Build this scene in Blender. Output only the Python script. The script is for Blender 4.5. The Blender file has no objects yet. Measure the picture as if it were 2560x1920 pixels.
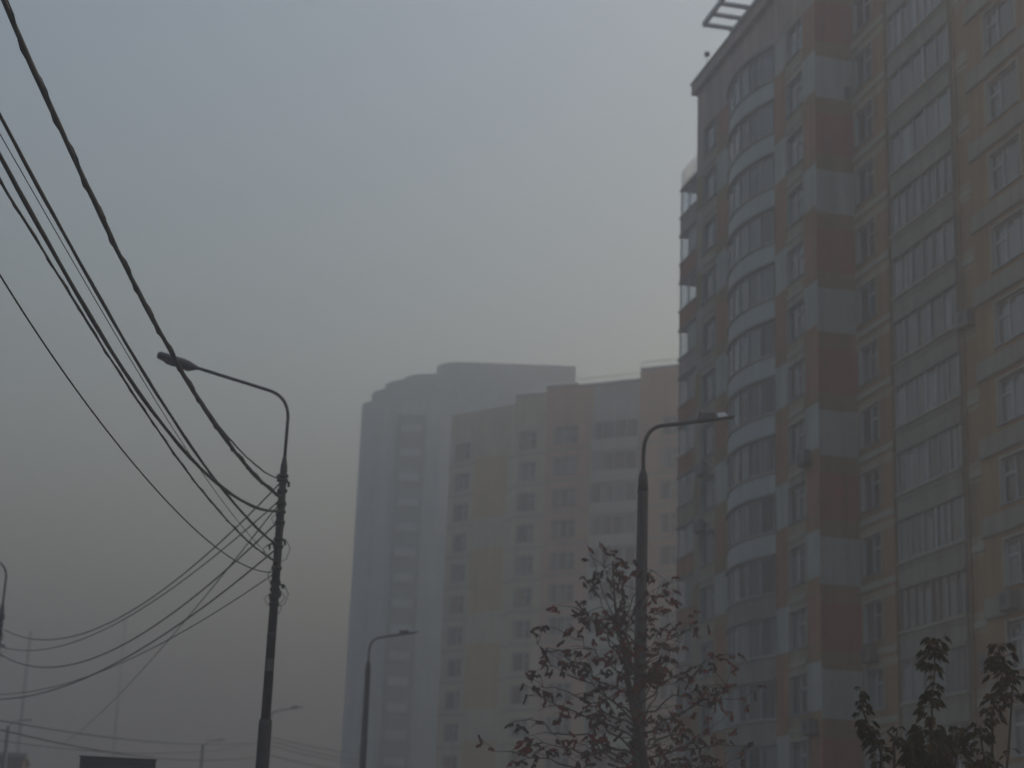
import bpy, bmesh, math, random
from mathutils import Vector, Matrix
R_ = math.radians
sc = bpy.context.scene

# ------------------------------------------------------------------ camera
cam_d = bpy.data.cameras.new("camera"); cam = bpy.data.objects.new("camera", cam_d)
sc.collection.objects.link(cam); sc.camera = cam
cam_d.sensor_width = 36.0; cam_d.lens = 36.0*4440.4/2560.0
cam_d.clip_start = 0.1; cam_d.clip_end = 6000
m3 = Matrix(((0.97227488, -0.09627637, -0.21310189),
             (-0.23103803, -0.25482972, -0.93897989),
             (0.03609688, 0.96218121, -0.27000804)))
cam.matrix_world = Matrix.Translation((0, 0, 1.6)) @ m3.to_4x4()
cam_d.dof.use_dof = True; cam_d.dof.focus_distance = 22.0; cam_d.dof.aperture_fstop = 1.15

# ------------------------------------------------------------------ sky, sun, exposure
SUN_EL, SUN_ROT = R_(27), R_(74)
w = bpy.data.worlds.new("World"); sc.world = w; w.use_nodes = True
nt = w.node_tree; nt.nodes.clear()
out = nt.nodes.new("ShaderNodeOutputWorld"); bg = nt.nodes.new("ShaderNodeBackground")
sky = nt.nodes.new("ShaderNodeTexSky"); sky.sky_type = 'NISHITA'; sky.sun_disc = False
sky.sun_elevation = SUN_EL; sky.sun_rotation = SUN_ROT
sky.air_density = 1.7; sky.dust_density = 5.2; sky.ozone_density = 0.8
bg.inputs[1].default_value = 0.12
nt.links.new(sky.outputs[0], bg.inputs[0]); nt.links.new(bg.outputs[0], out.inputs[0])
sun_d = bpy.data.lights.new("sun", 'SUN'); sun = bpy.data.objects.new("sun", sun_d)
sc.collection.objects.link(sun)
sun_d.energy = 1.0; sun_d.angle = R_(25); sun_d.color = (1.0, 0.96, 0.9)
sdir = Vector((math.sin(SUN_ROT)*math.cos(SUN_EL), math.cos(SUN_ROT)*math.cos(SUN_EL), math.sin(SUN_EL)))
sun.rotation_euler = sdir.to_track_quat('Z', 'Y').to_euler()
sc.view_settings.view_transform = 'Standard'; sc.view_settings.look = 'None'
sc.view_settings.gamma = 1.0; sc.view_settings.exposure = 0.48
sc.view_settings.use_curve_mapping = False
sc.cycles.volume_bounces = 2; sc.cycles.max_bounces = 6; sc.cycles.diffuse_bounces = 2
sc.cycles.transparent_max_bounces = 12

random.seed(11)
COL = sc.collection

# ------------------------------------------------------------------ materials
MATS = {}
def mat(name, col, rough=0.85, var=0.12, scale=0.6, bump=0.0, metal=0.0, spec=0.5, streak=0.0, fine=0.0):
    if name in MATS: return MATS[name]
    m = bpy.data.materials.new(name); m.use_nodes = True; t = m.node_tree
    b = t.nodes["Principled BSDF"]
    b.inputs["Roughness"].default_value = rough; b.inputs["Metallic"].default_value = metal
    b.inputs["Specular IOR Level"].default_value = spec
    tc = t.nodes.new("ShaderNodeTexCoord"); geo = t.nodes.new("ShaderNodeNewGeometry")
    n = t.nodes.new("ShaderNodeTexNoise"); n.inputs["Scale"].default_value = scale
    n.inputs["Detail"].default_value = 6; n.inputs["Roughness"].default_value = 0.65
    t.links.new(geo.outputs["Position"], n.inputs["Vector"])
    ramp = t.nodes.new("ShaderNodeMapRange")
    ramp.inputs[1].default_value = 0.25; ramp.inputs[2].default_value = 0.75
    ramp.inputs[3].default_value = 1-var; ramp.inputs[4].default_value = 1+var
    t.links.new(n.outputs["Fac"], ramp.inputs[0])
    fac = ramp.outputs[0]
    if streak > 0:      # vertical rain stains
        mp = t.nodes.new("ShaderNodeMapping"); mp.inputs["Scale"].default_value = (1.6, 1.6, 0.12)
        t.links.new(geo.outputs["Position"], mp.inputs["Vector"])
        n2 = t.nodes.new("ShaderNodeTexNoise"); n2.inputs["Scale"].default_value = 1.3; n2.inputs["Detail"].default_value = 5
        t.links.new(mp.outputs[0], n2.inputs["Vector"])
        r2 = t.nodes.new("ShaderNodeMapRange"); r2.inputs[1].default_value = 0.35; r2.inputs[2].default_value = 0.7
        r2.inputs[3].default_value = 1-streak; r2.inputs[4].default_value = 1.0
        t.links.new(n2.outputs["Fac"], r2.inputs[0])
        mu = t.nodes.new("ShaderNodeMath"); mu.operation = 'MULTIPLY'
        t.links.new(fac, mu.inputs[0]); t.links.new(r2.outputs[0], mu.inputs[1]); fac = mu.outputs[0]
    vm = t.nodes.new("ShaderNodeVectorMath"); vm.operation = 'SCALE'
    vm.inputs[0].default_value = col[:3]
    t.links.new(fac, vm.inputs["Scale"]); t.links.new(vm.outputs[0], b.inputs["Base Color"])
    if bump > 0:
        bp = t.nodes.new("ShaderNodeBump"); bp.inputs["Strength"].default_value = bump; bp.inputs["Distance"].default_value = 0.02
        n3 = t.nodes.new("ShaderNodeTexNoise"); n3.inputs["Scale"].default_value = max(6, scale*10); n3.inputs["Detail"].default_value = 4
        t.links.new(geo.outputs["Position"], n3.inputs["Vector"])
        t.links.new(n3.outputs["Fac"], bp.inputs["Height"]); t.links.new(bp.outputs[0], b.inputs["Normal"])
    MATS[name] = m
    return m

ochre = mat("ochre_plaster", (0.36, 0.205, 0.085), streak=0.32, var=0.18, bump=0.2)
olive = mat("olive_plaster", (0.32, 0.215, 0.095), streak=0.32, var=0.18, bump=0.2)
red = mat("red_plaster", (0.45, 0.1, 0.07), streak=0.32, var=0.18, bump=0.2)
rust = mat("rust_plaster", (0.44, 0.19, 0.11), streak=0.32, var=0.18, bump=0.2)
grey = mat("pale_grey_plaster", (0.47, 0.49, 0.465), streak=0.28, var=0.16, bump=0.2)
beige = mat("beige_plaster", (0.31, 0.285, 0.235), streak=0.28, var=0.16, bump=0.2)
sand = mat("sand_plaster", (0.42, 0.34, 0.235), streak=0.32, var=0.18, bump=0.2)
pink = mat("pinkish_plaster", (0.48, 0.37, 0.34), streak=0.32, var=0.18, bump=0.2)
ledge_m = mat("pale_ledge", (0.4, 0.37, 0.31), streak=0.15)
dark_slot = mat("dark_joint", (0.09, 0.075, 0.06))
white_panel = mat("white_parapet", (0.48, 0.51, 0.505), streak=0.15, rough=0.6)
frame_m = mat("white_plastic_frame", (0.42, 0.43, 0.44), rough=0.45, var=0.05)
frame_grey = mat("grey_frame", (0.24, 0.245, 0.25), rough=0.5)
frame_dark = mat("brown_frame", (0.12, 0.10, 0.09), rough=0.5)
glass_dark = mat("dark_glass", (0.035, 0.038, 0.042), rough=0.08, var=0.3, spec=0.6)
glass_mid = mat("grey_glass", (0.1, 0.108, 0.115), rough=0.1, var=0.2, spec=0.6)
glass_cur = mat("curtained_glass", (0.2, 0.215, 0.225), rough=0.14, var=0.12, scale=2.0, spec=0.6)
glass_warm = mat("warm_curtained_glass", (0.26, 0.19, 0.13), rough=0.14, var=0.15, spec=0.6)
slab_m = mat("concrete_slab", (0.25, 0.235, 0.21), streak=0.1)
roof_m = mat("roof_bitumen", (0.06, 0.06, 0.06))
metal_pale = mat("pale_blue_metal", (0.34, 0.38, 0.42), rough=0.5, metal=0.2, streak=0.15)
rail_m = mat("white_rail", (0.62, 0.62, 0.62), rough=0.5)
ac_m = mat("air_conditioner_casing", (0.16, 0.16, 0.155), rough=0.5, streak=0.2)
pole_m = mat("dark_galvanised_pole", (0.022, 0.022, 0.025), rough=0.55, metal=0.3, streak=0.2, scale=3)
pole_g = mat("grey_galvanised_pole", (0.055, 0.062, 0.075), rough=0.5, metal=0.4, streak=0.25, scale=3)
arm_m = mat("grey_arm_tube", (0.03, 0.031, 0.036), rough=0.5, metal=0.3)
head_m = mat("lamp_housing", (0.04, 0.04, 0.046), rough=0.45, metal=0.2)
lens_m = mat("lamp_lens", (0.55, 0.58, 0.60), rough=0.15, spec=0.8)
cable_m = mat("black_cable", (0.014, 0.013, 0.016), rough=0.6)
asphalt = mat("asphalt", (0.05, 0.05, 0.052), rough=0.85, var=0.25, scale=0.8, bump=0.4)
soil = mat("wet_grass_ground", (0.045, 0.05, 0.03), var=0.35, scale=0.5, bump=0.5)
paving = mat("concrete_paving", (0.16, 0.155, 0.15), var=0.15, bump=0.3)
kerb_m = mat("kerb_stone", (0.22, 0.22, 0.21))
paint_m = mat("road_paint", (0.6, 0.6, 0.58), var=0.2, scale=3)
tower_m = mat("blue_grey_cladding", (0.6, 0.71, 0.74), streak=0.15)  # tower tones lightened so that part of the fog sits in the colour
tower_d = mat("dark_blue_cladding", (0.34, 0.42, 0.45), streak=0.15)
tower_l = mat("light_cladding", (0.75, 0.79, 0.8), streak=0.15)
brown_m = mat("brown_cladding", (0.25, 0.15, 0.11), streak=0.15)
bark = mat("dark_bark", (0.050, 0.034, 0.030), rough=0.9, scale=12, var=0.4, bump=0.5)
leaf_r = mat("dark_red_leaf", (0.15, 0.014, 0.012), rough=0.85, spec=0.12, var=0.35, scale=4)
leaf_b = mat("brown_red_leaf", (0.04, 0.017, 0.015), rough=0.85, spec=0.12, var=0.35, scale=4)
leaf_o = mat("dull_orange_leaf", (0.1, 0.024, 0.014), rough=0.85, spec=0.12, var=0.3, scale=4)
leaf_g = mat("dark_green_leaf", (0.016, 0.019, 0.006), rough=0.85, spec=0.12, var=0.4, scale=5)
leaf_y = mat("olive_yellow_leaf", (0.06, 0.036, 0.008), rough=0.85, spec=0.12, var=0.3, scale=5)
sign_m = mat("dark_sign_back", (0.06, 0.06, 0.062), rough=0.6)

# ------------------------------------------------------------------ mesh builder
class MB:
    def __init__(s): s.v = []; s.f = []; s.m = []; s.mats = []; s.smooth = []
    def mi(s, m):
        if m not in s.mats: s.mats.append(m)
        return s.mats.index(m)
    def face(s, pts, m, smooth=False):
        i = len(s.v); s.v += [tuple(p) for p in pts]
        s.f.append(tuple(range(i, i+len(pts)))); s.m.append(s.mi(m)); s.smooth.append(smooth)
    def box(s, x0, x1, y0, y1, z0, z1, m):
        if x0 > x1: x0, x1 = x1, x0
        if y0 > y1: y0, y1 = y1, y0
        if z0 > z1: z0, z1 = z1, z0
        i = len(s.v)
        s.v += [(x0,y0,z0),(x1,y0,z0),(x1,y1,z0),(x0,y1,z0),(x0,y0,z1),(x1,y0,z1),(x1,y1,z1),(x0,y1,z1)]
        k = s.mi(m)
        for q in ((3,2,1,0),(4,5,6,7),(0,1,5,4),(1,2,6,5),(2,3,7,6),(3,0,4,7)):
            s.f.append(tuple(i+a for a in q)); s.m.append(k); s.smooth.append(False)
    def tube(s, pts, rad, m, n=8, cap=True):
        pts = [Vector(p) for p in pts]
        if not isinstance(rad, (list, tuple)): rad = [rad]*len(pts)
        base = len(s.v); k = s.mi(m); up = None
        for j, p in enumerate(pts):
            a = pts[max(0, j-1)]; b = pts[min(len(pts)-1, j+1)]
            d = (b-a).normalized()
            if up is None:
                up = d.orthogonal().normalized()
            up = (up - d*up.dot(d))
            if up.length < 1e-5: up = d.orthogonal()
            up.normalize(); sd = d.cross(up)
            for q in range(n):
                an = 2*math.pi*q/n
                s.v.append(tuple(p + (up*math.cos(an)+sd*math.sin(an))*rad[j]))
        for j in range(len(pts)-1):
            for q in range(n):
                a = base+j*n+q; b = base+j*n+(q+1) % n
                s.f.append((a, b, b+n, a+n)); s.m.append(k); s.smooth.append(True)
        if cap:
            s.f.append(tuple(base+q for q in range(n))[::-1]); s.m.append(k); s.smooth.append(False)
            e = base+(len(pts)-1)*n
            s.f.append(tuple(e+q for q in range(n))); s.m.append(k); s.smooth.append(False)
    def mesh(s, name):
        me = bpy.data.meshes.new(name); me.from_pydata(s.v, [], s.f)
        for m in s.mats: me.materials.append(m)
        me.polygons.foreach_set("material_index", s.m)
        me.polygons.foreach_set("use_smooth", s.smooth)
        me.update(); return me
    def build(s, name, parent=None, loc=None):
        o = bpy.data.objects.new(name, s.mesh(name)); COL.objects.link(o)
        if parent is not None: o.parent = parent
        if loc is not None: o.location = loc
        return o
def place(name, me, parent, mtx=None, loc=None):
    o = bpy.data.objects.new(name, me); COL.objects.link(o); o.parent = parent
    if mtx is not None: o.matrix_local = mtx
    if loc is not None: o.location = loc
    return o
def thing(name, label, cat, loc=(0, 0, 0), group=None):
    o = bpy.data.objects.new(name, None); COL.objects.link(o); o.location = loc
    o.empty_display_size = 0.3
    tag(o, label, cat, group); return o
def tag(o, label, cat, group=None):
    o["label"] = label; o["category"] = cat
    if group: o["group"] = group
    return o
def struct(o): o["kind"] = "structure"; return o

# ------------------------------------------------------------------ ground, road, kerbs
g = MB(); g.face([(-1500,-1500,0),(1500,-1500,0),(1500,1500,0),(-1500,1500,0)], soil)
struct(g.build("ground"))
g = MB(); g.face([(-9.5,-200,0.004),(2.6,-200,0.004),(2.6,500,0.004),(-9.5,500,0.004)], asphalt)
struct(g.build("road"))
g = MB(); g.face([(12.9,-200,0.004),(22.5,-200,0.004),(22.5,500,0.004),(12.9,500,0.004)], asphalt)
struct(g.build("side_road"))
g = MB()
for y in range(-100, 300, 8): g.face([(-3.5,y,0.008),(-3.38,y,0.008),(-3.38,y+4,0.008),(-3.5,y+4,0.008)], paint_m)
struct(g.build("road_marking"))
g = MB()
for x in (-9.65, 2.6, 12.75, 22.5): g.box(x, x+0.15, -200, 500, 0, 0.14, kerb_m)
struct(g.build("kerb"))
g = MB(); g.box(22.65, 26.0, -200, 500, 0, 0.12, paving); g.box(-13.0, -9.65, -200, 500, 0, 0.12, paving)
struct(g.build("pavement"))

# ------------------------------------------------------------------ facade helpers
def uvmat(O, U, N):
    """local x = along wall, local y = INTO the wall, z = up"""
    U = Vector(U).normalized(); N = Vector(N).normalized()
    return Matrix(((U.x, -N.x, 0, O[0]), (U.y, -N.y, 0, O[1]), (0, 0, 1, O[2]), (0, 0, 0, 1)))
# local frame: viewed from outside. x along, y into wall.
def facade(mb, O, U, N, ucuts, vcuts, cell, depth=0.22, reveal=None):
    M = uvmat(O, U, N)
    def P(u, y, v): return M @ Vector((u, y, v))
    for i in range(len(ucuts)-1):
        for j in range(len(vcuts)-1):
            u0, u1, v0, v1 = ucuts[i], ucuts[i+1], vcuts[j], vcuts[j+1]
            m = cell((u0+u1)/2, (v0+v1)/2)
            if m is not None:
                mb.face([P(u0,0,v0), P(u1,0,v0), P(u1,0,v1), P(u0,0,v1)], m)
            else:
                r = reveal or grey
                mb.face([P(u0,0,v0),P(u0,depth,v0),P(u0,depth,v1),P(u0,0,v1)], r)
                mb.face([P(u1,0,v0),P(u1,depth,v0),P(u1,depth,v1),P(u1,0,v1)], r)
                mb.face([P(u0,0,v0),P(u1,0,v0),P(u1,depth,v0),P(u0,depth,v0)], r)
                mb.face([P(u0,0,v1),P(u1,0,v1),P(u1,depth,v1),P(u0,depth,v1)], r)
                mb.face([P(u0,depth,v0),P(u1,depth,v0),P(u1,depth,v1),P(u0,depth,v1)], glass_dark)
def pick(r, vals):
    a = r.random(); s = 0
    for v, p in vals:
        s += p
        if a < s: return v
    return vals[-1][0]
WCACHE = {}
def window_meshes(w_, h, style, var, trim=True):
    """frame mesh + pane mesh; local x 0..w, y into wall, z 0..h"""
    key = (round(w_, 2), round(h, 2), style, var)
    if key in WCACHE: return WCACHE[key]
    r = random.Random(hash(key[2:]) if False else var*7+len(style)*13+int(w_*100))
    f = MB(); t = 0.07; y0, y1 = 0.10, 0.17
    f.box(0, w_, y0, y1, 0, t, frame_m); f.box(0, w_, y0, y1, h-t, h, frame_m)
    f.box(0, t, y0, y1, t, h-t, frame_m); f.box(w_-t, w_, y0, y1, t, h-t, frame_m)
    if style == 'three': mull = [0.34, 0.67]
    elif style == 'vent': mull = [0.36]
    elif style == 'wide': mull = [0.62]
    else: mull = [0.5]
    for q in mull: f.box(w_*q-0.045, w_*q+0.045, y0-0.008, y1, t, h-t, frame_m)
    if style in ('vent', 'vent_r', 'three'):
        f.box(t, w_*mull[0]-0.045, y0-0.004, y1, h*0.62, h*0.62+0.08, frame_m)
    if style == 'wide': f.box(w_*mull[0]+0.045, w_-t, y0-0.004, y1, h*0.62, h*0.62+0.09, frame_m)
    # surround and metal drip sill, proud of the wall
    if trim:
        s_ = 0.10
        f.box(-s_, w_+s_, -0.025, 0.0, h, h+s_, ledge_m)
        f.box(-s_, 0, -0.02, 0.0, 0, h, ledge_m); f.box(w_, w_+s_, -0.02, 0.0, 0, h, ledge_m)
    f.box(-0.08, w_+0.08, -0.09, 0.10, -0.035, 0.0, metal_pale)
    p = MB()
    edges = [t]+[w_*q for q in mull]+[w_-t]
    for a, b in zip(edges[:-1], edges[1:]):
        m = pick(r, [(glass_dark, .4), (glass_mid, .3), (glass_cur, .23), (glass_warm, .07)])
        n = 3
        for k in range(n):
            aa = a+(b-a)*k/n; bb = a+(b-a)*(k+1)/n
            mm = m if r.random() < .7 else pick(r, [(glass_dark, .5), (glass_mid, .5)])
            hc = h-t-r.uniform(0.0, 0.32)     # curtain hangs short; dark strip above also paints the shadow under the head
            p.face([(aa, 0.14, t), (bb, 0.14, t), (bb, 0.14, hc), (aa, 0.14, hc)], mm)
            p.face([(aa, 0.14, hc), (bb, 0.14, hc), (bb, 0.14, h-t), (aa, 0.14, h-t)], glass_dark)
    WCACHE[key] = (f.mesh("window"), p.mesh("pane"))
    return WCACHE[key]
def window(parent, O, U, N, w_, h, style, var, trim=True, pane=True):
    fm, pm = window_meshes(w_, h, style, var, trim)
    o = place("window", fm, parent, uvmat(O, U, N))
    if pane: place("pane", pm, o)
    return o
def ac_mesh():
    b = MB()
    b.box(-0.42, 0.42, -0.42, -0.10, -0.30, 0.30, ac_m)
    pts = [(0.1+0.22*math.cos(a*math.pi/8), -0.43, 0.22*math.sin(a*math.pi/8)) for a in range(16)]
    b.face(pts, sign_m)
    b.box(-0.36, -0.32, -0.40, 0.0, -0.36, -0.30, pole_m); b.box(0.32, 0.36, -0.40, 0.0, -0.36, -0.30, pole_m)
    b.tube([(0.40, -0.2, -0.2), (0.52, -0.06, -0.3), (0.52, -0.03, -1.2)], 0.025, ac_m, 6)
    return b.mesh("air_conditioner")
AC = ac_mesh()

# ------------------------------------------------------------------ near apartment block
ZS = [39.75-2.8*i for i in range(15)]           # sill heights, top floor first
SI = set
apt = thing("apartment_building", "tall beige, ochre and red apartment block with curved glazed balconies filling the right side", "building", (36, 66, 0))
def W(b, name): return b.build(name, apt, (-36, -66, 0))
NX = (-1, 0, 0); UY = (0, 1, 0)
XA, XB, XW = 29.45, 31.28, 29.50
YC, YE = 69.53, 86.0
ROOF = 44.05
rnd = random.Random(5)
def frac(z):  # floor index and height above sill
    i = math.ceil((39.75-z)/2.8 - 1e-6); i = max(i, 0)
    s = 39.75-2.8*i
    if z < s: i += 1; s -= 2.8
    return i, z-s
def alt(phase, z, a=None, b=None, mid=None):
    i, h = frac(z)
    if z > 41.55: return pink
    if h > 2.02: return mid or ochre
    return (a or grey) if (i+phase) % 2 == 0 else (b or red)
vc = [0.0]
for s in reversed(ZS):
    for q in (s-0.78, s, s+1.66):
        if q > vc[-1]+0.02: vc.append(q)
vc += [41.97, ROOF]
vc = sorted(set(round(v, 3) for v in vc))
# -- section A
def cellA(u, z):
    i, h = frac(z)
    inwin = h < 1.66 and z < 41.5
    if z > 41.97: return pink
    if inwin and (71.05 < u < 73.0 or 82.85 < u < 84.95) and z > ZS[-1]: return None
    if u < 71.05: return alt(1, z, grey, rust)
    if u < 73.0: return sand if h > 1.66 else beige
    if u < 74.6: return alt(0, z, grey, rust if i % 4 else pink, ochre)
    if u < 80.95: return grey
    if u < 82.85: return alt(1, z, grey, rust, olive)
    if u < 84.95: return sand
    return alt(0, z, sand, olive, pink)
ucA = [YC, 71.05, 73.0, 74.6, 80.95, 82.85, 84.95, YE]
b = MB()
facade(b, (XA, 0, 0), UY, NX, ucA, vc, cellA)
# side wall facing the camera (banded red / grey)
def cellS(u, z):
    return alt(1, z, grey, red, olive)
vcs = sorted(set([0.0]+[round(v, 3) for s in ZS for v in (s-0.35, s+1.68) if v > 0]+[41.97, ROOF]))
def cellS2(u, z):
    i, h = frac(z)
    if z > 41.9: return pink
    if 1.68 < h < 2.45: return olive if i % 2 else ochre
    if h >= 2.45: i -= 1
    return grey if (i+1) % 2 == 0 else red
facade(b, (0, YC, 0), (1, 0, 0), (0, -1, 0), [XA, XB+0.2], vcs, cellS2)
# far end wall, back and roof of section A
b.face([(XA, YE, 0), (46, YE, 0), (46, YE, ROOF), (XA, YE, ROOF)], sand)
b.face([(46, 40, 0), (46, YE, 0), (46, YE, ROOF), (46, 40, ROOF)], sand)
b.face([(XA, YC, ROOF), (46, YC, ROOF), (46, YE, ROOF), (XA, YE, ROOF)], roof_m)
# -- section B (recessed loggia section)
Y1 = 55.32
def cellB(u, z):
    i, h = frac(z)
    if 67.45 < u < 69.3 and h < 1.66 and ZS[-1] < z < 41.5: return None
    if z > 41.97: return pink
    if u > 66.1: return (sand if 1.66 < h < 2.0 else ochre if u < 67.45 else olive)
    if u > 65.5: return olive
    if u < 59.9:
        if h > 2.02: return sand
        return ochre if i % 3 else olive
    return beige
facade(b, (XB, 0, 0), UY, NX, [Y1, 59.9, 65.5], vc, cellB)
facade(b, (XB, 0, 0), UY, NX, [66.1, 67.45, 69.3, YC], vc, cellB)
b.face([(XB+0.8, 65.5, 0), (XB+0.8, 66.1, 0), (XB+0.8, 66.1, ROOF), (XB+0.8, 65.5, ROOF)], olive)
for y in (65.5, 66.1): b.face([(XB, y, 0), (XB+0.8, y, 0), (XB+0.8, y, ROOF), (XB, y, ROOF)], olive)
b.face([(XB, Y1, ROOF), (46, Y1, ROOF), (46, YC, ROOF), (XB, YC, ROOF)], roof_m)
# -- section W2 (near projecting section)
Y0 = 44.0
def cellW(u, z):
    i, h = frac(z)
    if (51.72 < u < 53.95 or 46.2 < u < 48.4) and 0.02 < h < 1.60 and z < 41.5 and z > ZS[-1]: return None
    if z > 41.97: return pink
    if u > 54.05: return ochre if h > 0.02 else olive
    return olive if h < 1.66 else ochre
facade(b, (XW, 0, 0), UY, NX, [Y0, 46.2, 48.4, 51.72, 53.95, Y1], vc, cellW)
b.face([(XW, Y1, 0), (XB+0.2, Y1, 0), (XB+0.2, Y1, ROOF), (XW, Y1, ROOF)], ochre)
def cellSN(u, z): return cellS2(u, z)
facade(b, (0, Y0, 0), (1, 0, 0), (0, -1, 0), [XW, XW+1.8, 46], vcs, cellSN)
b.face([(XW, Y0, ROOF), (46, Y0, ROOF), (46, Y1, ROOF), (XW, Y1, ROOF)], roof_m)
W(b, "wall")
# cornice
b = MB()
b.box(XA-0.28, XA+0.12, YC-0.12, YE+0.25, ROOF-0.05, ROOF+0.55, pink)
b.box(XA-0.34, XA+0.14, YC-0.16, YE+0.31, ROOF+0.55, ROOF+0.66, slab_m)
b.box(XB-0.2, XB+0.1, Y1+0.2, YC-0.3, ROOF-0.05, ROOF+0.5, pink)
b.box(XW-0.28, XW+0.1, Y0-0.1, Y1+0.1, ROOF-0.05, ROOF+0.52, pink)
b.box(XA, 46, YE-0.2, YE+0.2, ROOF-0.03, ROOF+0.5, pink)
W(b, "cornice")
# spandrel string courses
for (u0, u1, X, dz, hh, mm, pr) in ((66.1, YC-0.02, XB, -0.62, 0.26, ledge_m, 0.05), (Y1+0.02, 59.6, XB, -0.60, 0.26, ledge_m, 0.05),
                                 (Y0-0.03, Y1+0.03, XW, -0.85, 0.62, beige, 0.07), (71.06, 73.05, XA, -0.76, 0.2, ledge_m, 0.05),
                                 (82.8, 85.0, XA, -0.76, 0.2, ledge_m, 0.05)):
    for s in ZS:
        if s+dz < 0.2: continue
        b = MB(); b.box(X-pr, X-0.003, u0, u1, s+dz, s+dz+hh, mm)
        if mm is beige: b.box(X-pr-0.05, X-0.003, u0, u1, s+dz-0.09, s+dz, slab_m)
        W(b, "string_course")
# windows
def add_win(X, y0, y1, h, style, floors, seed, skip=()):
    rr = random.Random(seed)
    for i in floors:
        if i in skip: continue
        # local x must run left->right seen from outside; axis U=+Y works with mirrored handedness
        window(apt, (X-36, y0-66, ZS[i]), UY, NX, y1-y0, h, style, rr.randrange(5))
add_win(XA, 71.05, 73.0, 1.66, 'vent_r', range(14), 1)
add_win(XA, 82.85, 84.95, 1.66, 'vent', range(14), 2)
add_win(XB, 67.45, 69.3, 1.66, 'vent_r', range(14), 3)
add_win(XW, 51.72, 53.95, 1.60, 'wide', range(14), 4)
add_win(XW, 46.2, 48.4, 1.60, 'wide', range(3, 14), 6)
# flat glazed loggias of section B
def loggia_meshes(seed):
    r = random.Random(seed)
    L = 65.5-59.9; H = 1.78; f = MB(); p = MB(); q = MB()
    # parapet (front face proud of wall), ledges
    q.box(0, L, -0.16, -0.003, -1.02, -0.10, beige)
    q.box(-0.04, L+0.04, -0.24, -0.003, -0.10, 0.0, ledge_m)
    q.box(-0.02, L+0.02, -0.19, -0.003, -0.34, -0.29, slab_m)
    q.box(-0.04, L+0.04, -0.22, -0.003, -1.12, -1.02, slab_m)
    nb = r.choice((5, 6, 6, 8)); t = 0.05; fmt = pick(r, [(frame_m, .35), (frame_grey, .5), (frame_dark, .15)])
    f.box(0, L, -0.14, -0.06, 0, 0.06, fmt); f.box(0, L, -0.14, -0.06, H-0.12, H-0.003, fmt)
    for k in range(nb+1):
        x = L*k/nb; wd = 0.04 if k not in (0, nb//2, nb) else 0.08
        f.box(max(0, x-wd), min(L, x+wd), -0.145, -0.055, 0.06, H-0.12, fmt)
    cur = r.random()
    for k in range(nb):
        m = pick(r, [(glass_dark, .30), (glass_mid, .42), (glass_cur, .28)])
        nn = r.choice((2, 3, 4))
        for j in range(nn):
            a = L*(k+j/nn)/nb; c = L*(k+(j+1)/nn)/nb
            mm = m if r.random() < .6 else pick(r, [(glass_dark, .35), (glass_mid, .45), (glass_cur, .2)])
            hc = H-0.12-(r.uniform(0, 0.35) if mm is glass_cur else 0)
            p.face([(a, -0.10, 0.06), (c, -0.10, 0.06), (c, -0.10, hc), (a, -0.10, hc)], mm)
            if hc < H-0.125: p.face([(a, -0.10, hc), (c, -0.10, hc), (c, -0.10, H-0.12), (a, -0.10, H-0.12)], glass_dark)
    return q.mesh("balcony"), f.mesh("glazing_frame"), p.mesh("pane")
for i in range(15):
    qm, fm, pm = loggia_meshes(40+i)
    o = place("balcony", qm, apt, uvmat((XB-36, 59.9-66, ZS[i]), UY, NX))
    fr = place("glazing_frame", fm, o); place("pane", pm, o)
# curved glazed bays of section A
def arc(n, off=0.0, y0=74.62, y1=80.92, bulge=0.62):
    L = y1-y0; R = (L*L/4+bulge*bulge)/(2*bulge); c = Vector((XA-bulge+R, (y0+y1)/2)); h = math.asin(L/2/R)
    return [Vector((c.x-(R+off)*math.cos(h-2*h*k/n), c.y-(R+off)*math.sin(h-2*h*k/n))) for k in range(n+1)]
def arcband(mb, z0, z1, off0, off1, m, n=18):
    A = arc(n, off1); B = arc(n, off0)
    for k in range(n):
        a0, a1, b0, b1 = A[k], A[k+1], B[k], B[k+1]
        mb.face([(a0.x,a0.y,z0),(a1.x,a1.y,z0),(a1.x,a1.y,z1),(a0.x,a0.y,z1)], m, True)
        mb.face([(b0.x,b0.y,z1),(b1.x,b1.y,z1),(a1.x,a1.y,z1),(a0.x,a0.y,z1)], m)
        mb.face([(b0.x,b0.y,z0),(b1.x,b1.y,z0),(a1.x,a1.y,z0),(a0.x,a0.y,z0)], m)
    for k in (0, n):
        a, c = A[k], B[k]
        mb.face([(a.x,a.y,z0),(c.x,c.y,z0),(c.x,c.y,z1),(a.x,a.y,z1)], m)
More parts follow.
